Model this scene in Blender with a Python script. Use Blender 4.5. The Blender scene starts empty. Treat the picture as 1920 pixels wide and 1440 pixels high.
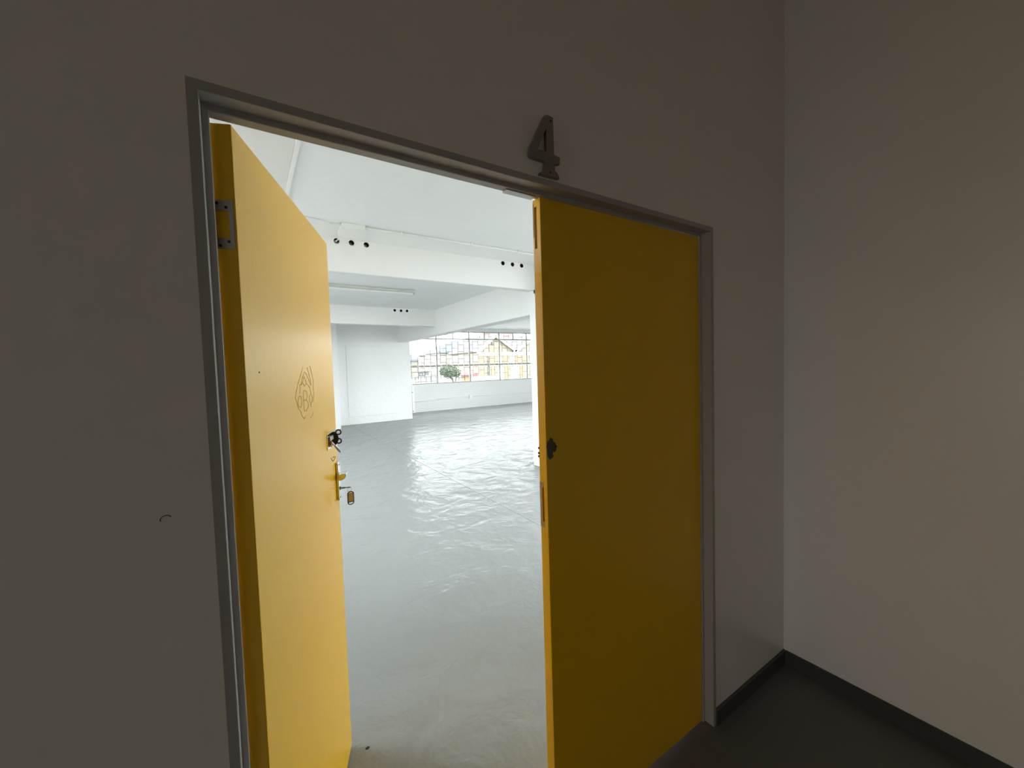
import bpy, bmesh, math, random
from mathutils import Vector, Matrix
random.seed(4)
scene = bpy.context.scene
C = scene.collection

# ------------------------------------------------------------------ camera
CAM = Vector((0.07, -0.9194, 1.547))
F_PX, YAW, PITCH, ROLL = 752.1, math.radians(33.07), math.radians(-2.67), math.radians(-1.707)
fw = Vector((math.sin(YAW)*math.cos(PITCH), math.cos(YAW)*math.cos(PITCH), math.sin(PITCH)))
r0 = Vector((math.cos(YAW), -math.sin(YAW), 0)); u0 = r0.cross(fw)
rr = math.cos(ROLL)*r0 + math.sin(ROLL)*u0
uu = -math.sin(ROLL)*r0 + math.cos(ROLL)*u0
cd = bpy.data.cameras.new('camera'); cam = bpy.data.objects.new('camera', cd); C.objects.link(cam)
cd.sensor_fit = 'HORIZONTAL'; cd.sensor_width = 36.0; cd.lens = F_PX/1920*36
cd.clip_start = 0.02; cd.clip_end = 400
m = Matrix((rr, uu, -fw)).transposed().to_4x4(); m.translation = CAM
cam.matrix_world = m
scene.camera = cam

# ------------------------------------------------------------------ sky, light, exposure
SKY = 5.0
w = bpy.data.worlds.new('overcast_sky'); scene.world = w; w.use_nodes = True
bg = w.node_tree.nodes['Background']
bg.inputs[0].default_value = (0.94, 0.97, 1.0, 1); bg.inputs[1].default_value = SKY
vs = scene.view_settings
vs.view_transform = 'Standard'; vs.look = 'None'; vs.gamma = 1.0; vs.use_curve_mapping = False
vs.exposure = 1.36
scene.cycles.max_bounces = 12; scene.cycles.diffuse_bounces = 8
scene.cycles.use_adaptive_sampling = True; scene.cycles.adaptive_threshold = 0.02
scene.cycles.glossy_bounces = 4; scene.cycles.transparent_max_bounces = 16
scene.cycles.caustics_reflective = True; scene.cycles.caustics_refractive = False
scene.cycles.use_denoising = True

def portal(name, loc, direction, wx, wz):
    """marks a window opening for sky sampling; gives off no light of its own"""
    ld = bpy.data.lights.new(name, 'AREA'); ld.shape = 'RECTANGLE'; ld.size = wx; ld.size_y = wz
    ld.cycles.is_portal = True
    o = bpy.data.objects.new(name, ld); C.objects.link(o); o.location = loc
    o.rotation_euler = Vector(direction).to_track_quat('-Z', 'Z').to_euler()
    return o
portal('window_wall_daylight', (7.68, 12.70, 1.91), (0, -1, 0), 6.58, 1.88)
portal('added_end_wall_daylight', (11.24, 4.2, 1.575), (-1, 0, 0), 7.0, 2.55)  # this portal and those below serve unseen windows added for light
portal('added_street_side_daylight', (6.7, -.02, 1.575), (0, 1, 0), 8.2, 2.55)
portal('added_side_wall_daylight', (-1.28, 4.75, 1.91), (1, 0, 0), 6.5, 1.88)
portal('added_passage_daylight', (1.2, -3.36, 1.5), (0, 1, 0), 1.2, 1.5)
portal('added_passage_end_daylight', (-9.06, -1.6, 1.4), (1, 0, 0), 2.0, 2.0)

# ------------------------------------------------------------------ materials
def mat(name, col, rough=0.5, metal=0.0, spec=0.5, noise=0.0, nscale=8.0, bump=0.0, bscale=30.0, bdist=0.004,
        bdetail=3.0, rvar=0.0, rscale=4.0, stretch=(1, 1, 1), coat=0.0):
    M = bpy.data.materials.new(name); M.use_nodes = True
    nt = M.node_tree; P = nt.nodes['Principled BSDF']
    P.inputs['Base Color'].default_value = (*col, 1); P.inputs['Roughness'].default_value = rough
    P.inputs['Metallic'].default_value = metal; P.inputs['Specular IOR Level'].default_value = spec
    if coat: P.inputs['Coat Weight'].default_value = coat; P.inputs['Coat Roughness'].default_value = rough*.6
    tc = nt.nodes.new('ShaderNodeTexCoord'); mp = nt.nodes.new('ShaderNodeMapping')
    mp.inputs['Scale'].default_value = stretch
    nt.links.new(tc.outputs['Object'], mp.inputs['Vector'])
    if noise:
        n = nt.nodes.new('ShaderNodeTexNoise'); n.inputs['Scale'].default_value = nscale; n.inputs['Detail'].default_value = 4
        nt.links.new(mp.outputs[0], n.inputs['Vector'])
        mx = nt.nodes.new('ShaderNodeMix'); mx.data_type = 'RGBA'
        mx.inputs['A'].default_value = tuple(max(0, c*(1-noise)) for c in col)+(1,)
        mx.inputs['B'].default_value = tuple(min(1, c*(1+noise)) for c in col)+(1,)
        nt.links.new(n.outputs['Fac'], mx.inputs['Factor']); nt.links.new(mx.outputs['Result'], P.inputs['Base Color'])
    if rvar:
        n3 = nt.nodes.new('ShaderNodeTexNoise'); n3.inputs['Scale'].default_value = rscale; n3.inputs['Detail'].default_value = 5
        nt.links.new(mp.outputs[0], n3.inputs['Vector'])
        mr = nt.nodes.new('ShaderNodeMapRange'); mr.inputs['From Min'].default_value = .3; mr.inputs['From Max'].default_value = .7
        mr.inputs['To Min'].default_value = max(0.02, rough-rvar); mr.inputs['To Max'].default_value = min(1, rough+rvar)
        nt.links.new(n3.outputs['Fac'], mr.inputs['Value']); nt.links.new(mr.outputs['Result'], P.inputs['Roughness'])
    if bump:
        n2 = nt.nodes.new('ShaderNodeTexNoise'); n2.inputs['Scale'].default_value = bscale; n2.inputs['Detail'].default_value = bdetail
        nt.links.new(mp.outputs[0], n2.inputs['Vector'])
        b = nt.nodes.new('ShaderNodeBump'); b.inputs['Strength'].default_value = bump; b.inputs['Distance'].default_value = bdist
        nt.links.new(n2.outputs['Fac'], b.inputs['Height']); nt.links.new(b.outputs[0], P.inputs['Normal'])
    return M

M = {}
M['passage_paint'] = mat('passage_wall_paint', (.88, .85, .81), .29, noise=.02, nscale=3, bump=.25, bscale=160, bdist=.0006)
M['passage_ceiling'] = mat('passage_ceiling_paint', (.78, .74, .68), .6)
M['passage_floor'] = mat('passage_floor_vinyl', (.15, .148, .147), .5, noise=.05, nscale=14, bump=.2, bscale=200, bdist=.0005)
M['skirting'] = mat('skirting_paint', (.06, .06, .058), .45, noise=.05)
M['white'] = mat('room_white_paint', (.81, .812, .805), .55, noise=.015, nscale=5, bump=.5, bscale=40, bdist=.004)
M['white_rough'] = mat('room_rough_white_paint', (.80, .803, .797), .5, noise=.02, nscale=9, bump=.5, bscale=9, bdist=.016, bdetail=5)
M['white_ceiling'] = mat('room_ceiling_paint', (.84, .85, .85), .6, noise=.02, nscale=2, bump=.6, bscale=7, bdist=.012, bdetail=6)
M['cream_ceiling'] = mat('cream_board_paint', (.78, .77, .745), .6, noise=.02)
M['white_trim'] = mat('white_gloss_trim', (.86, .86, .85), .4)
M['frame'] = mat('door_frame_paint', (.42, .405, .395), .38, noise=.05, nscale=30, bump=.2, bscale=120, bdist=.0006)
M['yellow'] = mat('yellow_gloss_paint', (.88, .515, .010), .29, spec=.33, noise=.02, nscale=4, bump=.45, bscale=60, bdist=.0014, bdetail=5, rvar=.012, rscale=7, stretch=(1, 1, .5))
M['emblem'] = mat('old_paint_line', (.66, .39, .015), .34)
M['steel'] = mat('dull_steel', (.42, .41, .39), .42, metal=.8, noise=.1, nscale=40)
M['chrome'] = mat('chrome', (.82, .82, .84), .14, metal=1.0)
M['brass'] = mat('brass', (.45, .30, .14), .35, metal=1.0)
M['dark_metal'] = mat('dark_bronze_metal', (.045, .035, .03), .4, metal=.4)
M['pewter'] = mat('aged_pewter', (.27, .25, .22), .45, metal=.3, noise=.12, nscale=40)
M['black'] = mat('black_plastic_and_hole_shade', (.012, .012, .012), .45)  # plastic of the tag rim; also the painted dark inside beam holes
M['tag_paper'] = mat('tag_paper', (.55, .40, .22), .6, noise=.25, nscale=400)
M['raw_wood'] = mat('raw_wood', (.50, .36, .20), .7, noise=.3, nscale=60, stretch=(6, 6, .6))
M['slot'] = mat('dark_slot', (.02, .015, .012), .8)
M['residue'] = mat('dark_residue', (.03, .026, .022), .75, noise=.4, nscale=120)
M['plastic'] = mat('white_plastic', (.80, .80, .78), .4)
M['lamp_metal'] = mat('aged_lamp_enamel', (.58, .58, .55), .4)
M['torn'] = mat('torn_dark_patch', (.13, .105, .07), .7, noise=.5, nscale=150)
M['bar'] = mat('window_steel_paint', (.30, .31, .27), .5, noise=.1, nscale=20)
M['grille'] = mat('grille_bar_paint', (.055, .055, .06), .5)
# painted brick below the windows
def brick_mat():
    B = mat('painted_brick', (.80, .81, .81), .45)
    nt = B.node_tree; P = nt.nodes['Principled BSDF']
    tc = nt.nodes.new('ShaderNodeTexCoord'); mp = nt.nodes.new('ShaderNodeMapping'); mp.inputs['Rotation'].default_value = (math.pi/2, 0, 0)
    br = nt.nodes.new('ShaderNodeTexBrick'); br.inputs['Scale'].default_value = 1
    br.inputs['Brick Width'].default_value = .225; br.inputs['Row Height'].default_value = .085; br.inputs['Mortar Size'].default_value = .012
    br.inputs['Color1'].default_value = (1, 1, 1, 1); br.inputs['Color2'].default_value = (.75, .75, .75, 1); br.inputs['Mortar'].default_value = (0, 0, 0, 1)
    n = nt.nodes.new('ShaderNodeTexNoise'); n.inputs['Scale'].default_value = 25
    ad = nt.nodes.new('ShaderNodeMath'); ad.operation = 'ADD'
    b = nt.nodes.new('ShaderNodeBump'); b.inputs['Strength'].default_value = 1; b.inputs['Distance'].default_value = .012
    nt.links.new(tc.outputs['Object'], mp.inputs[0]); nt.links.new(mp.outputs[0], br.inputs[0]); nt.links.new(tc.outputs['Object'], n.inputs[0])
    nt.links.new(br.outputs['Color'], ad.inputs[0]); nt.links.new(n.outputs['Fac'], ad.inputs[1])
    nt.links.new(ad.outputs[0], b.inputs['Height']); nt.links.new(b.outputs[0], P.inputs['Normal'])
    return B
M['brick'] = brick_mat()
# glossy grey floor paint with trowel ripples
def floor_mat():
    B = mat('grey_floor_paint', (.40, .415, .415), .17, spec=.022)
    nt = B.node_tree; P = nt.nodes['Principled BSDF']
    tc = nt.nodes.new('ShaderNodeTexCoord')
    def noise(scale, detail, dist=0.0, st=(1, 1, 1)):
        mp = nt.nodes.new('ShaderNodeMapping'); mp.inputs['Scale'].default_value = st
        n = nt.nodes.new('ShaderNodeTexNoise'); n.inputs['Scale'].default_value = scale; n.inputs['Detail'].default_value = detail
        n.inputs['Distortion'].default_value = dist
        nt.links.new(tc.outputs['Object'], mp.inputs[0]); nt.links.new(mp.outputs[0], n.inputs['Vector']); return n
    a = noise(3.4, 4, .6); c = noise(16, 3, .5)
    mu = nt.nodes.new('ShaderNodeMath'); mu.operation = 'MULTIPLY_ADD'; mu.inputs[1].default_value = .16
    nt.links.new(c.outputs['Fac'], mu.inputs[0]); nt.links.new(a.outputs['Fac'], mu.inputs[2])
    b = nt.nodes.new('ShaderNodeBump'); b.inputs['Strength'].default_value = 1.0; b.inputs['Distance'].default_value = .026
    nt.links.new(mu.outputs[0], b.inputs['Height']); nt.links.new(b.outputs[0], P.inputs['Normal'])
    d = noise(1.2, 4); mx = nt.nodes.new('ShaderNodeMix'); mx.data_type = 'RGBA'
    mx.inputs['A'].default_value = (.285, .296, .296, 1); mx.inputs['B'].default_value = (.318, .33, .328, 1)
    nt.links.new(d.outputs['Fac'], mx.inputs['Factor']); nt.links.new(mx.outputs['Result'], P.inputs['Base Color'])
    return B
M['room_floor'] = floor_mat()
def glass_mat(name, tint, rough=.0, frost=False):
    G = bpy.data.materials.new(name); G.use_nodes = True; nt = G.node_tree
    for n in list(nt.nodes):
        if n.type != 'OUTPUT_MATERIAL': nt.nodes.remove(n)
    out = next(n for n in nt.nodes if n.type == 'OUTPUT_MATERIAL')
    tr = nt.nodes.new('ShaderNodeBsdfTransparent'); tr.inputs[0].default_value = (*tint, 1)
    if frost: tr = nt.nodes.new('ShaderNodeBsdfTranslucent'); tr.inputs[0].default_value = (*tint, 1)
    gl = nt.nodes.new('ShaderNodeBsdfGlossy'); gl.inputs['Roughness'].default_value = rough
    lw = nt.nodes.new('ShaderNodeLayerWeight'); lw.inputs['Blend'].default_value = .12
    ms = nt.nodes.new('ShaderNodeMixShader')
    nt.links.new(lw.outputs['Fresnel'], ms.inputs[0]); nt.links.new(tr.outputs[0], ms.inputs[1]); nt.links.new(gl.outputs[0], ms.inputs[2])
    nt.links.new(ms.outputs[0], out.inputs['Surface']); return G
M['glass'] = glass_mat('window_glass', (.93, .95, .94))
M['added_end_glass'] = glass_mat('added_passage_end_glass', (.76, .74, .70))  # clear tint trimming daylight from the added passage end window
M['dimming_glass'] = glass_mat('added_passage_window_glass', (.16, .157, .15))  # clear dark tint, dims the added window behind the viewer
# outside
M['ochre_wall'] = mat('ochre_house_paint', (0.22, 0.19, 0.14), .8, noise=.08, nscale=1.5)
M['ochre_panel'] = mat('ochre_shutter_paint', (0.23, 0.16, 0.09), .7, noise=.08, nscale=3)
M['house_white'] = mat('house_white_trim', (0.42, 0.42, 0.4), .7)
M['cream_house'] = mat('cream_house_wall', (0.22, 0.21, 0.18), .8, noise=.06)
M['slate'] = mat('blue_grey_roof', (0.03, 0.043, 0.062), .6, noise=.1, nscale=2)
M['grey_roof'] = mat('grey_roof', (0.065, 0.065, 0.062), .7, noise=.1)
M['red_roof'] = mat('red_roof', (0.11, 0.06, 0.052), .7, noise=.1)
M['red_paint'] = mat('red_paint', (0.19, 0.05, 0.06), .5)
M['house_glass'] = mat('far_window_glass', (0.05, 0.06, 0.075), .15)
M['leaf'] = mat('tree_leaf', (0.06, 0.078, 0.05), .7, noise=.3, nscale=6)
M['bark'] = mat('tree_bark', (.08, .065, .05), .9)
M['ground'] = mat('street_concrete', (0.2, 0.195, 0.185), .9, noise=.08, nscale=.6)
M['grey_wall'] = mat('weathered_grey', (0.085, 0.085, 0.08), .8, noise=.1)

# ------------------------------------------------------------------ helpers
def tag(o, label=None, cat=None, group=None, kind=None):
    if label: o['label'] = label
    if cat: o['category'] = cat
    if group: o['group'] = group
    if kind: o['kind'] = kind
    return o
def empty(name, loc=(0, 0, 0), rz=0.0, parent=None):
    o = bpy.data.objects.new(name, None); o.empty_display_size = .1; C.objects.link(o)
    o.location = loc; o.rotation_euler = (0, 0, rz); o.parent = parent; return o
def obj(name, bm, material, parent=None, smooth=False, loc=(0, 0, 0)):
    me = bpy.data.meshes.new(name)
    bmesh.ops.recalc_face_normals(bm, faces=bm.faces)
    bm.to_mesh(me); bm.free()
    if smooth:
        for p in me.polygons: p.use_smooth = True
    me.materials.append(material)
    o = bpy.data.objects.new(name, me); C.objects.link(o); o.parent = parent; o.location = loc; return o
def NB(): return bmesh.new()
def bx(bm, x0, x1, y0, y1, z0, z1, bev=0.0, seg=2):
    r = bmesh.ops.create_cube(bm, size=1)
    bmesh.ops.scale(bm, vec=(abs(x1-x0), abs(y1-y0), abs(z1-z0)), verts=r['verts'])
    bmesh.ops.translate(bm, vec=((x0+x1)/2, (y0+y1)/2, (z0+z1)/2), verts=r['verts'])
    if bev:
        ed = list({e for v in r['verts'] for e in v.link_edges})
        bmesh.ops.bevel(bm, geom=ed, offset=bev, segments=seg, affect='EDGES', profile=.5)
    return bm
def cyl(bm, a, b, r, r2=None, seg=16):
    a, b = Vector(a), Vector(b); d = b-a
    q = d.to_track_quat('Z', 'Y').to_matrix().to_4x4(); q.translation = (a+b)/2
    bmesh.ops.create_cone(bm, cap_ends=True, segments=seg, radius1=r, radius2=r if r2 is None else r2, depth=d.length, matrix=q)
    return bm
def prism(bm, pts, axis, a0, a1):
    """2-D outline extruded along axis: pts are the other two coordinates in x,y,z order"""
    def P(p, a):
        return {'x': (a, p[0], p[1]), 'y': (p[0], a, p[1]), 'z': (p[0], p[1], a)}[axis]
    v0 = [bm.verts.new(P(p, a0)) for p in pts]; v1 = [bm.verts.new(P(p, a1)) for p in pts]
    n = len(pts)
    bm.faces.new(v0); bm.faces.new(list(reversed(v1)))
    for i in range(n): bm.faces.new((v0[i], v0[(i+1) % n], v1[(i+1) % n], v1[i]))
    return bm
def tube(bm, pts, r, seg=8):
    for i in range(len(pts)-1): cyl(bm, pts[i], pts[i+1], r, seg=seg)
    for p in pts[1:-1]: bmesh.ops.create_icosphere(bm, subdivisions=1, radius=r, matrix=Matrix.Translation(p))
    return bm
def torus(bm, c, R, r, normal, seg=24, sub=8, arc=2*math.pi, start=0.0):
    q = Vector(normal).to_track_quat('Z', 'Y'); rings = []
    n = seg if arc >= 2*math.pi-1e-6 else seg+1
    for i in range(n):
        a = start+arc*i/seg
        ring = []
        for j in range(sub):
            b = 2*math.pi*j/sub
            p = Vector(((R+r*math.cos(b))*math.cos(a), (R+r*math.cos(b))*math.sin(a), r*math.sin(b)))
            ring.append(bm.verts.new(Vector(c)+q @ p))
        rings.append(ring)
    for i in range(seg if n == seg else seg):
        A, B = rings[i % n], rings[(i+1) % n]
        if n != seg and i+1 >= n: break
        for j in range(sub): bm.faces.new((A[j], A[(j+1) % sub], B[(j+1) % sub], B[j]))
    return bm
def boolean_cut(o, cutter_bm):
    """real cavities: subtract a cutter from o's mesh and bake the result"""
    me = bpy.data.meshes.new('tmp'); bmesh.ops.recalc_face_normals(cutter_bm, faces=cutter_bm.faces); cutter_bm.to_mesh(me); cutter_bm.free()
    c = bpy.data.objects.new('tmp', me); C.objects.link(c); c.matrix_world = o.matrix_world.copy()
    if o.parent: c.parent = o.parent; c.matrix_local = o.matrix_local.copy()
    md = o.modifiers.new('cut', 'BOOLEAN'); md.operation = 'DIFFERENCE'; md.object = c; md.solver = 'EXACT'
    bpy.context.view_layer.update()
    ev = o.evaluated_get(bpy.context.evaluated_depsgraph_get())
    new = bpy.data.meshes.new_from_object(ev); o.modifiers.remove(md)
    old = o.data; o.data = new; new.name = old.name
    if not new.materials: new.materials.append(old.materials[0])
    bpy.data.objects.remove(c)
    return o
def struct(name, bm, material, label=None, cat=None):
    o = obj(name, bm, material); tag(o, label, cat, kind='structure'); return o

# ------------------------------------------------------------------ the passage (dark side)
HT, FW, XR, XC, YS, ST, YE = 2.0728, .0175, 1.6464, 2.2635, .0355, .0123, .0649
WT = .115
bm = NB()
bx(bm, -9.0, 0.0, 0, WT, 0, 3.6); bx(bm, XR, 2.6, 0, WT, 0, 3.6); bx(bm, 0.0, XR, 0, WT, HT, 3.6)
struct('wall_front', bm, M['passage_paint'], 'dim off-white wall holding the yellow double door', 'wall')
struct('wall_right', bx(NB(), XC, XC+.15, -3.45, 0, 0, 3.6), M['passage_paint'], 'dim off-white wall right of the yellow doors, meeting them in a corner', 'wall')
bm = NB(); bx(bm, -9.0, .6, -3.45, -3.3, 0, 3.6); bx(bm, 1.8, XC, -3.45, -3.3, 0, 3.6); bx(bm, .6, 1.8, -3.45, -3.3, 0, .75); bx(bm, .6, 1.8, -3.45, -3.3, 2.25, 3.6)
struct('wall_back', bm, M['passage_paint'], 'passage wall behind the viewer with an added small window', 'wall')
bm = NB(); bx(bm, -9.15, -9.0, -3.45, -2.6, 0, 3.6); bx(bm, -9.15, -9.0, -.6, WT, 0, 3.6); bx(bm, -9.15, -9.0, -2.6, -.6, 0, .4); bx(bm, -9.15, -9.0, -2.6, -.6, 2.4, 3.6)
struct('wall_left', bm, M['passage_paint'], 'passage end wall far left of the viewer, with an added window', 'wall')
struct('ceiling', bx(NB(), -9.15, XC+.15, -3.45, 0, 3.4, 3.7), M['passage_ceiling'], 'dim ceiling of the passage', 'ceiling')
struct('floor', bx(NB(), -9.0, XC, -3.3, YS+.012, -.08, 0), M['passage_floor'], 'dark grey floor of the dim passage', 'floor')
bm = NB(); prism(bm, [(-.010, 0), (0, 0), (0, .0715), (-.004, .0715), (-.010, .066)], 'x', XR+.001, XC)
struct('baseboard_front', bm, M['skirting'], 'dark skirting between door frame and corner', 'baseboard')
bm = NB(); prism(bm, [(XC-.010, 0), (XC, 0), (XC, .0715), (XC-.004, .0715), (XC-.010, .066)], 'y', -3.3, -.010)
struct('baseboard_right', bm, M['skirting'], 'dark skirting along the right-hand wall', 'baseboard')
bm = NB(); prism(bm, [(-.010, 0), (0, 0), (0, .0715), (-.004, .0715), (-.010, .066)], 'x', -9.0, -.001)
struct('baseboard_left', bm, M['skirting'], 'dark skirting left of the open yellow door', 'baseboard')
# added unseen window behind the viewer, to light the passage
wr = empty('window_9', (1.2, -3.38, .75)); tag(wr, 'added unseen window in the passage wall behind the viewer', 'window', kind='structure')
bm = NB(); bx(bm, -.6, -.55, -.03, .03, 0, 1.5); bx(bm, .55, .6, -.03, .03, 0, 1.5); bx(bm, -.55, .55, -.03, .03, 0, .05); bx(bm, -.55, .55, -.03, .03, 1.45, 1.5)
obj('window_frame', bm, M['frame'], wr)
obj('mullion', bx(NB(), -.025, .025, -.03, .03, .05, 1.45), M['frame'], wr)
for a_, b_ in ((-.55, -.025), (.025, .55)): obj('pane', bx(NB(), a_, b_, -.003, .003, .05, 1.45), M['dimming_glass'], wr)
wl = empty('window_0', (-9.08, -1.6, .4), math.pi/2); tag(wl, 'added unseen window at the far left end of the passage', 'window', kind='structure')  # added unseen window, brightens the right-hand passage wall
bm = NB(); bx(bm, -1, -.95, -.03, .03, 0, 2); bx(bm, .95, 1, -.03, .03, 0, 2); bx(bm, -.95, .95, -.03, .03, 0, .05); bx(bm, -.95, .95, -.03, .03, 1.95, 2)
obj('window_frame', bm, M['frame'], wl)
obj('pane', bx(NB(), -.95, .95, -.003, .003, .05, 1.95), M['added_end_glass'], wl)

# ------------------------------------------------------------------ steel door frame
fr = empty('trim_1', (XR/2, .03, 0)); tag(fr, 'grey painted steel frame around the yellow double door', 'door frame', kind='structure')
PROF = [(0, -.003), (FW-.001, -.003), (FW, -.002), (FW, YS-.001), (FW+.001, YS), (FW+ST-.0015, YS), (FW+ST, YS+.0015), (FW+ST, YS+.0075), (FW+ST-.001, YS+.0085), (FW+ST-.001, YE), (0, YE)]
def member(side):
    bm = NB(); ends = []
    g = .0004
    for e in (0, 1):
        ring = []
        for u, y in PROF:
            if side == 'l': p = (u, y, 0.0 if e == 0 else HT-u-g)
            elif side == 'r': p = (XR-u, y, 0.0 if e == 0 else HT-u-g)
            else: p = ((u if e == 0 else XR-u), y, HT-u)
            ring.append(bm.verts.new((p[0]-XR/2, p[1]-.03, p[2])))
        ends.append(ring)
    n = len(PROF)
    for i in range(n): bm.faces.new((ends[0][i], ends[0][(i+1) % n], ends[1][(i+1) % n], ends[1][i]))
    bm.faces.new(ends[0]); bm.faces.new(list(reversed(ends[1]))); return bm
obj('jamb', member('l'), M['frame'], fr); obj('jamb', member('r'), M['frame'], fr); obj('door_head', member('t'), M['frame'], fr)
bm = NB(); bx(bm, .70-XR/2, .80-XR/2, YE-.022-.03, YE+.004-.03, HT-FW-ST-.0035, HT-FW-ST+.001, .0006, 1)
obj('bolt_keeper', bm, M['steel'], fr)

# ------------------------------------------------------------------ open yellow leaf
ANG = math.radians(68.82); LW, LT, ZL = .7788, .0373, .0105
ZT = HT-FW-ST-.003
ld = empty('door_1', (.0623, .0609, 0), ANG)
tag(ld, 'yellow painted door leaf standing open into the bright room', 'door', kind='structure')
bm = NB(); bx(bm, 0, LW, 0, LT, ZL, ZT, .0016, 2)
leaf = obj('door_panel', bm, M['yellow'], ld)
# hinges on the hinge edge: C-shaped plates with two tabs, screws and barrel
def hinge(zc):
    bm = NB()
    h = .0475
    out = [(.004, h), (.040, h), (.040, h-.021), (.0115, h-.021), (.0115, -h+.021), (.040, -h+.021), (.040, -h), (.004, -h)]
    prism(bm, [(y, z+zc) for y, z in out], 'x', -.0022, -.0002)
    hg = obj('hinge', bm, M['steel'], ld)
    for (y, z) in ((.032, h-.006), (.016, h-.014), (.014, -h+.014), (.030, -h+.006)):
        s = NB(); cyl(s, (-.0030, y, z+zc), (-.0018, y, z+zc), .0030, seg=10); obj('screw', s, M['dark_metal'], hg)
    k = NB(); cyl(k, (-.003, LT+.0065, zc-h), (-.003, LT+.0065, zc+h), .0052, seg=12); obj('knuckle', k, M['steel'], hg)
hinge(1.843); hinge(.26)
# L-shaped latch bracket with two ringed lugs
lk = empty('latch_bracket', (.70, 0, 1.295), parent=ld); tag(lk, 'dark bronze bracket with two ring lugs')
bm = NB(); bx(bm, -.075, .055, -.003, -.0002, -.034, .022, .001, 1); obj('backplate', bm, M['chrome'], lk)
bm = NB()
prism(bm, [(-.003, -.030), (-.013, -.030), (-.018, -.024), (-.024, -.011), (-.024, .003), (-.018, .016), (-.013, .022), (-.003, .022)], 'x', -.0015, .0015)
lug = obj('latch_web', bm, M['dark_metal'], lk)
for z in (.0165, -.0165):
    bm = NB(); torus(bm, (0, -.0245, z+.0025), .0088, .0028, (1, 0, 0), 20, 8); obj('ring_lug', bm, M['dark_metal'], lk, smooth=True)
bm = NB(); cyl(bm, (-.045, -.0005, -.016), (-.045, -.010, -.016), .011, seg=20); obj('lock_cylinder', bm, M['brass'], lk, smooth=False)
bm = NB(); bx(bm, -.06, -.012, -.010, -.003, -.004, .012, .003, 2); obj('latch_block', bm, M['steel'], lk)
# long-plate lever handle
hd = empty('lever_handle', (.755, 0, 1.115), parent=ld); tag(hd, 'chrome lever handle on a long narrow plate')
bm = NB(); bx(bm, -.020, .020, -.010, -.0002, -.075, .075, .004, 3); obj('handle_plate', bm, M['chrome'], hd)
bm = NB(); cyl(bm, (0, -.008, .020), (0, -.020, .020), .0085, seg=18); obj('handle_stem', bm, M['chrome'], hd)
prof = [(-.0105, .0305), (-.040, .0335), (-.0405, .026), (-.037, .018), (-.031, .0115), (-.023, .0075), (-.0105, .0065)]
bm = NB(); prism(bm, prof, 'x', -.034, .008)
bmesh.ops.bevel(bm, geom=list(bm.edges), offset=.0022, segments=2, affect='EDGES', profile=.5)
obj('lever', bm, M['chrome'], hd)
for z in (.064, -.064):
    bm = NB(); cyl(bm, (0, -.0095, z), (0, -.0112, z), .0038, seg=12); obj('screw', bm, M['steel'], hd)
bm = NB(); cyl(bm, (0, -.0095, -.03), (0, -.0125, -.03), .0075, seg=18); obj('keyhole_rose', bm, M['steel'], hd)
# emblem left in the paint: outline, small letters and a big B
EMB = [
 [(.379,1.488),(.389,1.491),(.405,1.489),(.417,1.480),(.415,1.468),(.397,1.461),(.418,1.455),(.425,1.444),(.417,1.434),(.394,1.428),(.378,1.430),(.377,1.462),(.379,1.488)],
 [(.380,1.461),(.397,1.461)],
 [(.326,1.467),(.337,1.476),(.352,1.476),(.360,1.466),(.357,1.451),(.348,1.443),(.332,1.446),(.322,1.457),(.326,1.467)],
 [(.453,1.477),(.439,1.467),(.438,1.455),(.452,1.443),(.450,1.435)],
 [(.453,1.477),(.466,1.471),(.470,1.460),(.459,1.447),(.446,1.443)],
 [(.386,1.559),(.357,1.533),(.334,1.514),(.312,1.489),(.302,1.475),(.313,1.460),(.322,1.444),(.344,1.433),(.356,1.417),(.374,1.407),(.391,1.414)],
 [(.463,1.564),(.474,1.546),(.490,1.519),(.486,1.495),(.491,1.475),(.485,1.462),(.477,1.449)],
 [(.471,1.418),(.460,1.406),(.439,1.403)],
 [(.360,1.507),(.376,1.528),(.400,1.546),(.412,1.543),(.439,1.523),(.458,1.503)],
 [(.373,1.510),(.385,1.525),(.395,1.532),(.406,1.521),(.414,1.508)],
 [(.360,1.507),(.378,1.514),(.392,1.503),(.412,1.511),(.435,1.503),(.447,1.494)],
 [(.429,1.559),(.442,1.543),(.460,1.516),(.463,1.503)],
 [(.348,1.511),(.350,1.496),(.343,1.484)], [(.446,1.500),(.454,1.484),(.453,1.477)]]
bm = NB()
for st in EMB: tube(bm, [Vector((s, .0002, z)) for s, z in st], .0011, 6)
e = obj('emblem', bm, M['emblem'], ld, smooth=True); tag(e, 'faint crest outline with a letter B in the paint')
bm = NB()
for st in ([(.672,1.224),(.680,1.216),(.696,1.206),(.716,1.204),(.734,1.209),(.742,1.215)], [(.698,1.219),(.710,1.218),(.722,1.218)]):
    tube(bm, [Vector((s, .0001, z)) for s, z in st], .0013, 6)
obj('scratch_mark', bm, M['residue'], ld)
bm = NB(); cyl(bm, (.068, .001, 1.548), (.068, -.0006, 1.548), .0022, seg=10); obj('nail_hole', bm, M['slot'], ld)

# ------------------------------------------------------------------ closed yellow leaf
XM = .8093
rd = empty('door_2', (XM, YS+.0010, 0))
tag(rd, 'yellow painted door leaf standing shut in shadow, below the number', 'door', kind='structure')
RW = 1.6065-XM
bm = NB(); bx(bm, 0, RW, 0, LT, ZL, ZT, .0016, 2)
rleaf = obj('door_panel', bm, M['yellow'], rd)
cut = NB(); bx(cut, -.01, .014, .0175, .0295, 1.895, 2.018); bx(cut, -.01, .016, .0165, .0245, 1.060, 1.168)
boolean_cut(rleaf, cut)
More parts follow.
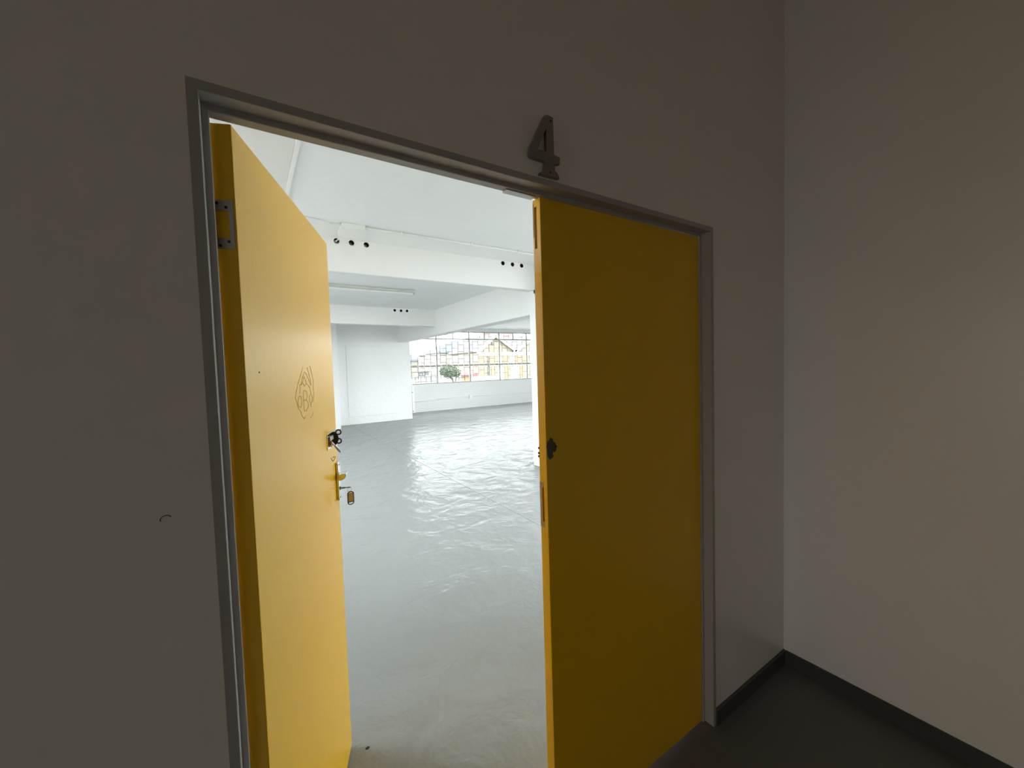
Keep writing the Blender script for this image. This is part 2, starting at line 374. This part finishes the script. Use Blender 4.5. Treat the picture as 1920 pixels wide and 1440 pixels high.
# wood showing in the flush-bolt channel, a bolt rod inside it
bm = NB(); bx(bm, .0115, .0138, .0177, .0293, 1.8955, 2.0175); ch = obj('bolt_channel', bm, M['slot'], rd)
bm = NB(); cyl(bm, (.0075, .0262, 1.90), (.0075, .0262, 2.012), .0030, seg=10); obj('bolt_rod', bm, M['raw_wood'], ch)
bm = NB(); bx(bm, -.0006, .004, .0300, .0368, 1.93, 2.030, .0006, 1); obj('bare_wood_edge', bm, M['raw_wood'], rd)
bm = NB()
bx(bm, -.0009, .0006, .0165, .0368, 1.168, 1.184); bx(bm, -.0009, .0006, .0165, .0368, 1.042, 1.060); bx(bm, -.0009, .0006, .0247, .0368, 1.060, 1.168)
sk = obj('strike_plate', bm, M['raw_wood'], rd)
for z in (1.049, 1.177):
    bm = NB(); cyl(bm, (-.0016, .027, z), (-.0004, .027, z), .0035, seg=10); obj('screw', bm, M['brass'], sk)
bm = NB(); bx(bm, .0135, .0158, .0167, .0243, 1.0605, 1.1675); obj('latch_slot', bm, M['slot'], rd)
# dark torn patch where an old lock sat: overlapping blotches
bm = NB()
for (x, z, r) in ((.012, 1.303, .012), (.026, 1.292, .013), (.013, 1.284, .013), (.014, 1.268, .010), (.018, 1.314, .007), (.031, 1.290, .009)):
    n = 14; vs_ = []
    c0 = [(x+r*(1+.22*random.uniform(-1, 1))*math.cos(2*math.pi*i/n), z+r*1.15*(1+.22*random.uniform(-1, 1))*math.sin(2*math.pi*i/n)) for i in range(n)]
    prism(bm, c0, 'y', -.0016-random.uniform(0, .001), .0004)
o = obj('old_lock_patch', bm, M['torn'], rd); tag(o, 'dark torn patch left by an old lock')
for z, y in ((1.262, .038), (1.288, .037), (1.272, .0375)):
    bm = NB(); bmesh.ops.create_icosphere(bm, subdivisions=1, radius=.0042, matrix=Matrix.Translation((.0005, y, z))); obj('splinter', bm, M['residue'], rd)

# ------------------------------------------------------------------ house number
num = empty('house_number', (.79, -.001, 2.0756)); tag(num, 'aged metal numeral 4 fixed above the yellow doors', 'number sign')
O = [(0.7964,2.2428),(0.8057,2.2465),(0.8251,2.2444),(0.8264,2.1416),(0.8474,2.1396),(0.8462,2.1195),(0.8275,2.1181),(0.8283,2.0987),(0.8371,2.0934),(0.8455,2.0797),(0.7747,2.0776),(0.7781,2.0839),(0.7915,2.0921),(0.7949,2.1163),(0.7456,2.1181),(0.7412,2.1219),(0.7419,2.1419)]
I = [(0.8006,2.2101),(0.8011,2.1443),(0.7685,2.1429)]
def numeral(out, hole, y0, y1):
    bm = NB(); loops = []
    for ring in (out, hole):
        f = [bm.verts.new((x-.79, y0, z-2.0756)) for x, z in ring]; b = [bm.verts.new((x-.79, y1, z-2.0756)) for x, z in ring]
        n = len(ring)
        for i in range(n): bm.faces.new((f[i], f[(i+1) % n], b[(i+1) % n], b[i]))
        loops.append((f, b))
    for k in (0, 1):
        ed = []
        for f in loops:
            v = f[k]; n = len(v)
            for i in range(n): ed.append(bm.edges.get((v[i], v[(i+1) % n])))
        bmesh.ops.triangle_fill(bm, use_beauty=True, edges=ed)
    return bm
obj('numeral', numeral(O, I, -.0125, 0), M['pewter'], num)
for x, z in ((.815, 2.232), (.811, 2.090)):
    bm = NB(); cyl(bm, (x-.79, -.0139, z-2.0756), (x-.79, -.0120, z-2.0756), .0030, seg=10); obj('screw', bm, M['dark_metal'], num)

# scuff on the wall
bm = NB(); tube(bm, [Vector((-.067+.0078*math.cos(a_), -.0002, 1.2945+.0066*math.sin(a_))) for a_ in [math.radians(t) for t in range(205, 15, -20)]], .0008, 6)
o = obj('wall_scuff', bm, M['torn'], None); tag(o, 'small dark curved scuff mark on the wall left of the frame', 'scuff')

# keys
dv = Vector((math.cos(ANG), math.sin(ANG), 0)); nv = Vector((-math.sin(ANG), math.cos(ANG), 0)); H0 = Vector((.0623, .0609, 0))
def on_leaf(s, off, z): return H0+dv*s-nv*off+Vector((0, 0, z))
def keyset(name, loc): 
    k = empty(name, loc, ANG); return k
# key with tag, in the handle plate
kt = keyset('key_with_tag', on_leaf(.755, .0128, 1.085)); tag(kt, 'key with a black-rimmed paper tag hanging below the chrome lever', 'key')
bm = NB(); bx(bm, -.0012, .0012, -.016, .0, -.003, .003); obj('key_blade', bm, M['steel'], kt)
bm = NB(); torus(bm, (0, -.026, 0), .0085, .0018, (.25, 0, 1), 18, 8); obj('key_bow', bm, M['dark_metal'], kt, smooth=True)
bm = NB(); torus(bm, (0, -.0305, -.0085), .0085, .0007, (.9, .4, 0), 18, 6); obj('split_ring', bm, M['steel'], kt, smooth=True)
def stadium(wd, h, n=10):
    r = wd/2; p = []
    for i in range(n+1): a = math.pi*i/n; p.append((r*math.cos(a), h/2-r*.75+r*.75*math.sin(a)))
    for i in range(n+1): a = math.pi+math.pi*i/n; p.append((r*math.cos(a), -h/2+r*.75+r*.75*math.sin(a)))
    return p
def tag_mesh(wd, h, th, rim):
    bm = NB(); so = stadium(wd, h); si = stadium(wd-2*rim, h-2*rim)
    vf = []
    for ring in (so, si):
        vf.append(([bm.verts.new((x, -th/2, z)) for x, z in ring], [bm.verts.new((x, th/2, z)) for x, z in ring]))
    n = len(so)
    for i in range(n):
        j = (i+1) % n
        bm.faces.new((vf[0][0][i], vf[0][0][j], vf[0][1][j], vf[0][1][i])); bm.faces.new((vf[1][0][i], vf[1][0][j], vf[1][1][j], vf[1][1][i]))
        for k in (0, 1): bm.faces.new((vf[0][k][i], vf[0][k][j], vf[1][k][j], vf[1][k][i]))
    return bm
tg = empty('tag', (.002, -.0335, -.0435), math.radians(-62), kt)
rim = obj('tag_rim', tag_mesh(.0255, .054, .003, .0032), M['black'], tg)
bm = NB(); bx(bm, -.0096, .0096, -.001, .001, -.0145, .021); obj('paper_insert', bm, M['tag_paper'], tg)
bm = NB(); bx(bm, -.0100, .0100, -.0015, .0015, -.0172, -.0145); obj('tag_bridge', bm, M['black'], tg)
# bare key in the latch
kb = keyset('loose_key', on_leaf(.650, .0115, 1.286)); tag(kb, 'bare silver key slanting down from the dark latch bracket', 'key')
a, b = Vector((0, 0, 0)), Vector((.047, -.0185, -.049))
bm = NB(); cyl(bm, a, a.lerp(b, .25), .0022, seg=10)
pr = [(-.0035, .0), (.0035, .0), (.0045, .6), (.0035, .92), (0, 1.0), (-.0035, .92), (-.0045, .6)]
d_ = (b-a); sd = d_.cross(Vector((1, 0, 0))).normalized(); up = d_.cross(sd).normalized()
v0 = [bm.verts.new(a+d_*(.2+.8*t)+sd*s+up*.0011) for s, t in pr]; v1 = [bm.verts.new(a+d_*(.2+.8*t)+sd*s-up*.0011) for s, t in pr]
bm.faces.new(v0); bm.faces.new(list(reversed(v1)))
for i in range(len(pr)): bm.faces.new((v0[i], v0[(i+1) % len(pr)], v1[(i+1) % len(pr)], v1[i]))
obj('key_blade', bm, M['chrome'], kb)

# ------------------------------------------------------------------ the bright room
XL, XE, YW = -1.2, 11.1, 12.6
struct('floor_room', bx(NB(), XL, XE, YS+.012, YW, -.08, 0), M['room_floor'], 'glossy pale grey painted floor of the bright room', 'floor')
o = bpy.data.objects['floor_room']
# slab joints are real grooves
cut = NB(); bx(cut, 2.318, 2.330, 1.4, 10.2, -.002, .01); bx(cut, 1.090, 1.094, 1.85, 2.35, -.001, .01)
boolean_cut(o, cut)
bm = NB()
for (x, y, r) in ((.395, .745, .010),):
    bmesh.ops.create_icosphere(bm, subdivisions=1, radius=1, matrix=Matrix.Translation((x, y, .0005)) @ Matrix.Diagonal((r, r*.7, .002, 1)))
oo = obj('floor_speck', bm, M['residue'], o)
Z1, Z2, Z3 = 3.08, 2.91, 2.98
bm = NB(); bx(bm, XL, XE, WT, 3.95, Z1, 3.35)
struct('ceiling_1', bm, M['white_ceiling'], 'white ceiling of the bay nearest the doors', 'ceiling')
bm = NB(); bx(bm, XL, 3.83, 4.0, YW, Z2, 3.35)
struct('ceiling_2', bm, M['white_ceiling'], 'white ceiling of the middle bay behind the first beam', 'ceiling')
bm = NB(); bx(bm, 4.09, XE, 4.0, YW, Z3, 3.35)
struct('ceiling_3', bm, M['white_ceiling'], 'white ceiling of the bay beside the windows', 'ceiling')
# window strips: wall below, above and at the ends
SILL, HEAD = .97, 2.85
def window_wall(name, axis, fixed, thick, a0, a1, w0, w1, mat_, label, sill=.97):
    bm = NB()
    def B(u0, u1, z0, z1):
        if axis == 'x': bx(bm, u0, u1, fixed, fixed+thick, z0, z1)
        else: bx(bm, fixed, fixed+thick, u0, u1, z0, z1)
    B(a0, a1, 0, sill); B(a0, a1, HEAD, 3.35); B(a0, w0, sill, HEAD); B(w1, a1, sill, HEAD)
    struct(name, bm, mat_, label, 'wall')
MOD, W0 = 1.317, 4.385
window_wall('wall_far', 'x', YW, .2, XL-.15, XE+.2, W0, W0+5*MOD, M['brick'], 'white painted brick wall under the long row of windows')
window_wall('wall_far_right', 'y', XE, .2, WT, YW, .7, 7.7, M['white'], 'far end wall of the bright room with added windows', sill=.3)
window_wall('wall_far_left', 'y', XL-.15, .15, WT, YW+.2, 1.5, 8.0, M['white'], 'white side wall behind the open door leaf, with added windows')
bm = NB(); bx(bm, 2.6, XE+.2, 0, WT, 0, .3); bx(bm, 2.6, XE+.2, 0, WT, HEAD, 3.35); bx(bm, 10.8, XE+.2, 0, WT, .3, HEAD)
struct('wall_street_side', bm, M['white'], 'long wall continuing right of the doors with added windows', 'wall')

def window(n, origin, rz, wd, grille, label, sill=.97):
    t = empty('window_%d' % n, origin, rz); tag(t, label, 'window', 'row of steel windows' , 'structure')
    z1, z2, zt = 1.60-sill, 2.57-sill, HEAD-sill
    bm = NB(); y0, y1 = -.005, .035
    bx(bm, 0, .022, y0, y1, 0, zt); bx(bm, wd-.022, wd, y0, y1, 0, zt)
    bx(bm, .022, wd-.022, y0, y1, 0, .03); bx(bm, .022, wd-.022, y0, y1, zt-.035, zt)
    obj('window_frame', bm, M['bar'], t)
    obj('transom', bx(NB(), .022, wd-.022, y0, y1, z1-.03, z1+.03), M['bar'], t)
    obj('transom', bx(NB(), .022, wd-.022, y0, y1, z2-.022, z2+.022), M['bar'], t)
    obj('glazing_bar', bx(NB(), wd/2-.02, wd/2+.02, y0, y1, z2+.022, zt-.035), M['bar'], t)
    for (u0, u1, a, b) in ((.022, wd-.022, .03, z1-.03), (.022, wd-.022, z1+.03, z2-.022), (.022, wd/2-.02, z2+.022, zt-.035), (wd/2+.02, wd-.022, z2+.022, zt-.035)):
        obj('pane', bx(NB(), u0, u1, .012, .016, a, b), M['glass'], t)
    obj('window_sill', bx(NB(), 0, wd, -.03, .2, -.02, 0), M['white_trim'], t)
    if not grille: return t
    gy = -.018; r = .008
    vx = [.12+.238*k for k in range(5)]
    g = obj('grille_rail', bx(NB(), .03, wd-.03, gy-.004, gy+.004, z1+.036, z1+.044), M['bar'], t)
    def bar(name, p, q):
        b = NB(); cyl(b, p, q, r, seg=6); obj(name, b, M['grille'], g)
    for (a, b_) in ((.06, z1-.04), (z1+.05, z2-.05)):
        for x in vx: bar('upright_bar', (x, gy, a), (x, gy, b_))
        ed = [.03]+vx+[wd-.03]
        for k in range(6):
            z = b_-.03-(.128 if k % 2 == 0 else 0)
            while z > a+.02:
                bar('cross_bar', (ed[k], gy, z), (ed[k+1], gy, z)); z -= .257
    for h in (0, 1):
        x0 = .05+h*(wd/2-.02)
        for x in (x0+.17, x0+.40): bar('upright_bar', (x, gy, z2+.05), (x, gy, zt-.07))
        bar('cross_bar', (x0+.17, gy, z2+.14-.03*h), (x0+.40, gy, z2+.14-.03*h))
    bm = NB()
    for k in range(6):
        x = .1+k*.225; prism(bm, [(x, z1+.035), (x+.035, z1+.035), (x+.075, z1-.01), (x+.04, z1-.01)], 'y', -.045, -.012)
    obj('stay_row', bm, M['white_trim'], t)
    return t
vis = ['steel window with lattice grille, partly hidden behind the white wall block', 'steel window with lattice grille, tree crown seen behind its lower pane', 'steel window with lattice grille, red gate seen behind its lower pane', 'steel window with lattice grille, ochre gables filling all its panes', 'steel window of the far row beside the slim white column']
for k in range(5):
    lab = vis[k]
    window(k+1, (W0+k*MOD, YW+.02, SILL), 0, MOD, k < 5, lab)
n = 10
for k in range(5):
    window(n, (XE+.05, .7+(k+1)*1.4, .3), -math.pi/2, 1.4, False, 'added unseen steel window in the far end wall', .3); n += 1  # unseen windows added to brighten the bay by the doors
for k in range(8):
    window(n, (2.6+(k+1)*1.025, .07, .3), math.pi, 1.025, False, 'added unseen steel window in the wall right of the doors', .3); n += 1  # unseen windows added to light the open leaf and first beam

for k in range(5):
    window(n, (XL-.08, 1.5+k*1.3, SILL), math.pi/2, 1.3, False, 'added unseen steel window in the side wall behind the open leaf'); n += 1  # unseen windows added to lift the room light near the doors

# beams, column, block
bm = NB(); bx(bm, XL, XE, 3.92, 4.05, 2.648, 3.2, .006, 1)
b1 = struct('trim_2', bm, M['white'], 'first white ceiling beam with rows of round holes', 'beam')
bm = NB(); prism(bm, [(3.60, Z1+.01), (3.62, Z1-.004), (3.925, 3.018), (3.925, Z1+.01)], 'x', XL, XE); obj('haunch', bm, M['white'], b1)
H1 = [.949, 1.106, 1.270, 3.129, 3.291, 3.449]
cut = NB()
for x in H1: cyl(cut, (x, 3.9, 2.987), (x, 4.03, 2.987), .030, seg=20)
boolean_cut(b1, cut)
bm = NB(); bx(bm, XL, 3.825, 8.10, 8.28, 2.527, 3.0, .006, 1)
b2 = struct('trim_3', bm, M['white'], 'second white ceiling beam farther back, with three holes', 'beam')
H2 = [2.86, 3.005, 3.142]; ZH2 = 2.857
cut = NB()
for x in H2: cyl(cut, (x, 8.05, ZH2), (x, 8.25, ZH2), .030, seg=20)
boolean_cut(b2, cut)
def shade_liner(x, y, z, depth, parent):
    bm = NB(); seg = 20; r0_, r1_ = .0298, .0285
    rings = []
    for (r, yy) in ((r0_, y+.001), (r1_, y+.001), (r1_, y+depth), (r0_, y+depth)):
        rings.append([bm.verts.new((x+r*math.cos(2*math.pi*i/seg), yy, z+r*math.sin(2*math.pi*i/seg))) for i in range(seg)])
    for k in range(4):
        A, B = rings[k], rings[(k+1) % 4]
        for i in range(seg): bm.faces.new((A[i], A[(i+1) % seg], B[(i+1) % seg], B[i]))
    c = bm.verts.new((x, y+depth-.001, z))
    for i in range(seg): bm.faces.new((rings[2][i], rings[2][(i+1) % seg], c))
    obj('hole_shade_liner', bm, M['black'], parent)  # painted shade: closed black liner gives the dark of a deep hole
for x in H1: shade_liner(x, 3.921, 2.987, .105, b1)
for x in H2: shade_liner(x, 8.101, ZH2, .14, b2)
bm = NB(); bx(bm, 3.821, 4.10, 4.045, 11.0, 2.33, 3.1, .008, 1)
struct('trim_4', bm, M['white'], 'deep white beam running towards the windows', 'beam')
bm = NB(); bx(bm, 3.66, 4.10, 3.55, 4.05, 0, 2.66, .008, 1); bx(bm, 3.66, 4.10, 3.55, 3.93, 2.6, 3.1)
struct('trim_5', bm, M['white'], 'white column beside the edge of the shut door leaf', 'column')
bm = NB(); bx(bm, 1.0, 4.17, 11.0, YW, 0, 3.0, .01, 1)
blk = struct('wall_block', bm, M['white_rough'], 'white rough-plastered wall block left of the windows', 'wall')
bm = NB(); bx(bm, 2.33, 3.75, 10.985, 11.004, .22, 2.22, .006, 1); obj('blocked_panel', bm, M['white_rough'], blk)
bm = NB(); bx(bm, 1.2, 2.0, 10.33, 11.0, 0, 3.0, .008, 1)
struct('wall_pier', bm, M['white'], 'grey-white pier just behind the open yellow leaf', 'wall')
# ceiling board and trunking at the left
bm = NB(); bx(bm, XL, .394, WT, 3.6, Z1-.014, Z1+.002)
struct('trim_6', bm, M['cream_ceiling'], 'cream ceiling board above the open door leaf', 'ceiling board')
bm = NB(); bx(bm, .396, .424, WT, 3.6, Z1-.030, Z1-.0005, .002, 1)
o = obj('cable_trunking', bm, M['white_trim'], None); tag(o, 'narrow white trunking across the ceiling above the open leaf', 'trunking')
# conduit along the first beam
cn = empty('ceiling_conduit', (.95, 3.57, Z1)); tag(cn, 'white conduit along the first beam with a joint box', 'conduit')
bm = NB(); tube(bm, [(.2, .0, -.022), (3.0, .0, -.022), (8.0, 0, -.022)], .014, 10); obj('conduit_pipe', bm, M['plastic'], cn, smooth=True)
bm = NB(); tube(bm, [(.02, .02, -.02), (-.10, .01, -.03), (-.22, -.01, -.012), (-.38, -.03, -.009), (-.7, -.04, -.009)], .008, 8); obj('cable', bm, M['plastic'], cn, smooth=True)
bm = NB(); prism(bm, [(-.02, -.002), (-.025, -.045), (.22, -.085), (.235, -.03), (.06, -.012)], 'x', -.01, .225); obj('joint_box', bm, M['plastic'], cn)
for x in (.62, 1.5, 2.2, 2.7):
    bm = NB(); bx(bm, x-.012, x+.012, -.022, .022, -.038, -.001, .004, 1); obj('pipe_clip', bm, M['plastic'], cn)
bm = NB(); tube(bm, [(.02, .27, -.085), (-.01, .33, -.10), (.005, .40, -.096)], .006, 8); obj('loose_wire', bm, M['plastic'], cn, smooth=True)
# fluorescent batten, unlit
fl = empty('fluorescent_light', (1.8, 5.92, Z2)); tag(fl, 'unlit white fluorescent batten on the middle bay ceiling', 'lamp')
bm = NB(); bx(bm, -.75, .75, -.028, .028, -.045, -.002, .004, 1); obj('lamp_body', bm, M['lamp_metal'], fl)
bm = NB(); cyl(bm, (-.72, 0, -.068), (.72, 0, -.068), .013, seg=14); obj('lamp_tube', bm, M['white_trim'], fl, smooth=False)
for x in (-.735, .735):
    bm = NB(); bx(bm, x-.014, x+.014, -.018, .018, -.085, -.040, .004, 1); obj('lamp_holder', bm, M['lamp_metal'], fl)
# wall conduit with socket box under the windows
wc = empty('wall_conduit', (6.98, YW, .42)); tag(wc, 'thin white conduit with a square box under the windows', 'conduit')
bm = NB(); tube(bm, [(-2.2, -.012, -.055), (-1.35, -.012, -.012), (-.06, -.012, .0), (3.5, -.012, -.03), (4.0, -.012, -.03)], .012, 8); obj('conduit_pipe', bm, M['plastic'], wc, smooth=True)
bm = NB(); bx(bm, -.07, .07, -.06, -.001, -.07, .07, .008, 2); sb = obj('socket_box', bm, M['plastic'], wc)
bm = NB(); bx(bm, -.045, .045, -.066, -.058, -.045, .045, .004, 1); obj('socket_plate', bm, M['white_trim'], sb)
# white post with two hinge pins at the end of the block
ps = empty('white_post', (4.74, YW-.05, 0)); tag(ps, 'slim white post with hinge pins beside the wall block', 'post')
bm = NB(); bx(bm, -.045, .045, -.045, .045, 0, .95, .006, 1); obj('post_shaft', bm, M['white_trim'], ps)
for z in (.07, .72):
    bm = NB(); cyl(bm, (-.03, -.045, z), (-.03, -.075, z), .018, seg=10); obj('hinge_pin', bm, M['steel'], ps)

# ------------------------------------------------------------------ outside
G = -.8
struct('ground', bx(NB(), -80, 120, -80, 160, G-.4, G), M['ground'], 'pale concrete street outside the windows', 'ground')
def gable(bm, x0, x1, xa, z0, za, y0, y1): return prism(bm, [(x0, z0), (x1, z0), (xa, za)], 'y', y0, y1)
def roofslabs(x0, x1, xa, z0, za, y0, y1, th=.12, ov=.25):
    bm = NB()
    for (xe, s) in ((x0, -1), (x1, 1)):
        d2 = Vector((xe-xa, 0, z0-za)); L_ = d2.length; d2.normalize(); e = Vector((xa, 0, za))+d2*(L_+ov); nn = Vector((-d2.z*s, 0, d2.x*s))*th
        if nn.z < 0: nn = -nn
        prism(bm, [(xa, za), (e.x, e.z), (e.x+nn.x, e.z+nn.z), (xa, za+th*1.3)], 'y', y0, y1)
    return bm
def strip(p, q, wd, y0, y1):
    a_, b_ = Vector((p[0], 0, p[1])), Vector((q[0], 0, q[1])); d2 = (b_-a_).normalized(); nn = Vector((-d2.z, 0, d2.x))*wd/2
    bm = NB(); prism(bm, [((a_+nn).x, (a_+nn).z), ((b_+nn).x, (b_+nn).z), ((b_-nn).x, (b_-nn).z), ((a_-nn).x, (a_-nn).z)], 'y', y0, y1); return bm
# ochre house with two gables
hy = empty('gabled_house', (27, 40, G)); tag(hy, 'ochre house with twin white-edged gables outside the windows', 'house')
def hb(name, x0, x1, y0, y1, z0, z1, m_, par=hy, org=(27, 40, G)):
    return obj(name, bx(NB(), x0-org[0], x1-org[0], y0-org[1], y1-org[1], z0-org[2], z1-org[2]), m_, par)
def off(bm, org):
    bmesh.ops.translate(bm, vec=(-org[0], -org[1], -org[2]), verts=bm.verts); return bm
oy = (27, 40, G)
hb('house_wall', 22.2, 33.2, 40, 48, G, 3.3, M['ochre_wall'])
for (a_, b_, c_) in ((22.2, 27.2, 24.35), (27.2, 33.2, 30.2)):
    bm = NB(); gable(bm, a_, b_, c_, 3.3, 5.15, 40, 48); gw = obj('gable_wall', off(bm, oy), M['ochre_wall'], hy)
    obj('roof', off(roofslabs(a_, b_, c_, 3.3, 5.15, 39.7, 48), oy), M['grey_roof'], hy)
    obj('bargeboard', off(strip((a_-.3, 3.05), (c_, 5.1), .32, 39.55, 39.68), oy), M['house_white'], hy)
    obj('bargeboard', off(strip((c_, 5.1), (b_+.05, 3.25), .32, 39.55, 39.68), oy), M['house_white'], hy)
hb('white_band', 22.2, 33.2, 39.85, 40.02, 2.72, 3.18, M['house_white'])
hb('white_band', 22.2, 33.2, 39.9, 40.02, 1.45, 1.72, M['house_white'])
for (x0, x1, z0, z1) in ((22.35, 22.85, 2.0, 2.65), (23.3, 24.7, 1.75, 2.6), (25.63, 26.2, 1.78, 2.7), (27.3, 28.0, 1.78, 2.7), (28.3, 29.0, 1.78, 2.7), (22.44, 22.95, G+.3, 1.42), (23.86, 24.47, G+.3, 1.4), (25.75, 26.36, G+.3, 1.4), (27.96, 28.6, G+.3, 1.4), (23.7, 24.9, 3.25, 3.75)):
    hb('shutter', x0, x1, 39.93, 40.02, z0, z1, M['ochre_panel'])
for (x0, x1, z0, z1) in ((24.75, 25.35, 1.78, 2.6), (26.45, 27.1, 1.78, 2.65), (24.7, 25.5, G+.3, 1.4), (26.55, 27.7, G+.3, 1.4)):
    hb('white_shutter', x0, x1, 39.93, 40.02, z0, z1, M['house_white'])
hb('downpipe', 23.36, 23.56, 39.85, 40.0, G, 2.7, M['grey_wall']); hb('vent', 23.97, 24.25, 39.9, 40.02, 3.99, 4.3, M['grey_wall'])
# red roofed house behind
hr = empty('red_roof_house', (33, 52, G)); tag(hr, 'house with a red roof behind the ochre gables', 'house'); orr = (33, 52, G)
hb('house_wall', 32.4, 36.0, 52, 58, G, 4.6, M['cream_house'], hr, orr)
bm = NB(); prism(bm, [(51.5, 4.6), (58.5, 4.6), (55, 7.4)], 'x', 32.0, 36.3); obj('roof', off(bm, orr), M['red_roof'], hr)
# blue-grey roof house
hbk = empty('slate_roof_house', (26, 56, G)); tag(hbk, 'cream house under a blue-grey hipped roof outside', 'house'); ob = (26, 56, G)
hb('house_wall', 24.3, 31.0, 56, 62, G, 3.75, M['cream_house'], hbk, ob)
bm = NB(); v = [bm.verts.new(p) for p in ((23.9, 55.6, 3.75), (31.4, 55.6, 3.75), (31.4, 62.4, 3.75), (23.9, 62.4, 3.75), (27.2, 59, 5.75), (29.6, 59, 5.75))]
for f in ((0, 1, 5, 4), (1, 2, 5), (2, 3, 4, 5), (3, 0, 4), (3, 2, 1, 0)): bm.faces.new([v[i] for i in f])
obj('roof', off(bm, ob), M['slate'], hbk)
for (x0, x1) in ((26.3, 27.0), (27.7, 28.4)):
    wn = hb('window', x0, x1, 55.9, 56.02, 2.95, 3.6, M['house_white'], hbk, ob)
    for k in (0, 1):
        xx = x0+.06+k*(x1-x0)/2; obj('pane', bx(NB(), xx-ob[0], xx+(x1-x0)/2-.12-ob[0], -.13, -.05, 3.0-G, 3.55-G), M['house_glass'], wn)
bm = NB(); prism(bm, [(54.0, 2.6), (56.0, 2.95), (56.0, 2.8), (54.0, 2.5)], 'x', 25.9, 31.0); obj('porch_roof', off(bm, ob), M['grey_roof'], hbk)
for x in (26.1, 27.7, 29.3): hb('porch_post', x, x+.12, 54.1, 54.22, G, 2.52, M['house_white'], hbk, ob)
# pale cottage and long low house at the left
hc = empty('pale_cottage', (28, 66, G)); tag(hc, 'small pale cottage with a front gable behind the first panes', 'house'); oc = (28, 66, G)
hb('house_wall', 27.0, 30.2, 66, 72, G, 3.8, M['cream_house'], hc, oc)
bm = NB(); gable(bm, 27.0, 30.2, 28.7, 3.8, 4.5, 66, 72); obj('gable_wall', off(bm, oc), M['cream_house'], hc)
obj('roof', off(roofslabs(27.0, 30.2, 28.7, 3.8, 4.5, 65.7, 72), oc), M['grey_roof'], hc)
hdh = empty('low_house', (23, 70, G)); tag(hdh, 'long low pale house at the left end of the view', 'house'); od = (23, 70, G)
hb('house_wall', 19, 27.5, 74, 80, G, 3.0, M['cream_house'], hdh, od)
bm = NB(); prism(bm, [(73.6, 3.0), (80.4, 3.0), (77, 4.3)], 'x', 18.6, 27.9); obj('roof', off(bm, od), M['slate'], hdh)
# red gate, kiosk with red awning, pavilion, garden wall
rg = empty('red_gate', (21.7, 39.9, G)); tag(rg, 'red door beside the ochre house', 'gate')
for k in range(4): obj('board', bx(NB(), -.28+k*.14, -.15+k*.14, -.04, .04, 0, 1.5), M['red_paint'], rg)
obj('rail', bx(NB(), -.28, .27, .04, .07, 1.1, 1.2), M['red_paint'], rg)
kk = empty('kiosk', (16.5, 32, G)); tag(kk, 'small kiosk with a red awning beyond the tree', 'kiosk')
obj('kiosk_wall', bx(NB(), -.5, .6, 0, 1.2, 0, 1.85), M['cream_house'], kk)
bm = NB(); prism(bm, [(-.45, 1.62), (.0, 1.92), (.0, 1.86), (-.45, 1.55)], 'x', -.6, .7); obj('awning', bm, M['red_paint'], kk)
obj('hatch', bx(NB(), -.3, .4, -.02, .02, .7, 1.45), M['ochre_panel'], kk)
pv = empty('pavilion', (11.8, 30, G)); tag(pv, 'low grey pavilion with flat roofs outside the first window', 'pavilion')
obj('lower_roof', bx(NB(), -1.0, .95, -.5, .8, 1.6, 1.68), M['grey_wall'], pv); obj('upper_roof', bx(NB(), -.4, .6, .2, 1.2, 2.02, 2.09), M['grey_wall'], pv)
obj('pavilion_wall', bx(NB(), -.35, .55, .4, 1.1, 1.68, 2.02), M['cream_house'], pv)
for x in (-.3, -.05, .2, .4): obj('window', bx(NB(), x, x+.12, .37, .41, 1.76, 1.95), M['house_glass'], pv)
for x in (-.9, -.45, 0, .4, .85): obj('post', bx(NB(), x-.03, x+.03, -.45, -.39, 0, 1.6), M['grey_wall'], pv)
obj('bench_rail', bx(NB(), -.9, .9, -.46, -.42, 1.22, 1.30), M['grey_wall'], pv)
o = obj('garden_wall', bx(NB(), 9, 21.3, 34, 34.2, G, .55), M['house_white'], None); tag(o, 'low white garden wall across the street', 'wall')
# tree
tr = empty('street_tree', (12.2, 25, G)); tag(tr, 'dark green tree with a leaning trunk outside the second window', 'tree')
bm = NB(); tube(bm, [(-.02, 0, 0), (-.06, 0, .9), (-.22, .03, 1.45), (-.34, .05, 1.75)], .05, 8); tube(bm, [(-.08, 0, 1.0), (.1, .1, 1.6)], .035, 6); tube(bm, [(-.2, .02, 1.4), (-.7, -.1, 1.85)], .03, 6)
obj('trunk', bm, M['bark'], tr)
bm = NB()
for i in range(900):
    while True:
        p = Vector((random.uniform(-1, 1), random.uniform(-1, 1), random.uniform(-1, 1)))
        if p.length < 1 and p.length > .35: break
    p = Vector((p.x*.78-.4, p.y*.7, p.z*.40+2.0+.08*math.sin(p.x*7)))
    s = random.uniform(.05, .10); q = Vector((random.uniform(-1, 1), random.uniform(-1, 1), random.uniform(-.2, 1))).to_track_quat('Z', 'Y')
    bm.faces.new([bm.verts.new(p+q @ Vector(c)*s) for c in ((-1, 0, 0), (0, -.5, .1), (1, 0, 0), (0, .5, .1))])
o = obj('foliage', bm, M['leaf'], tr); tag(o, kind='stuff')
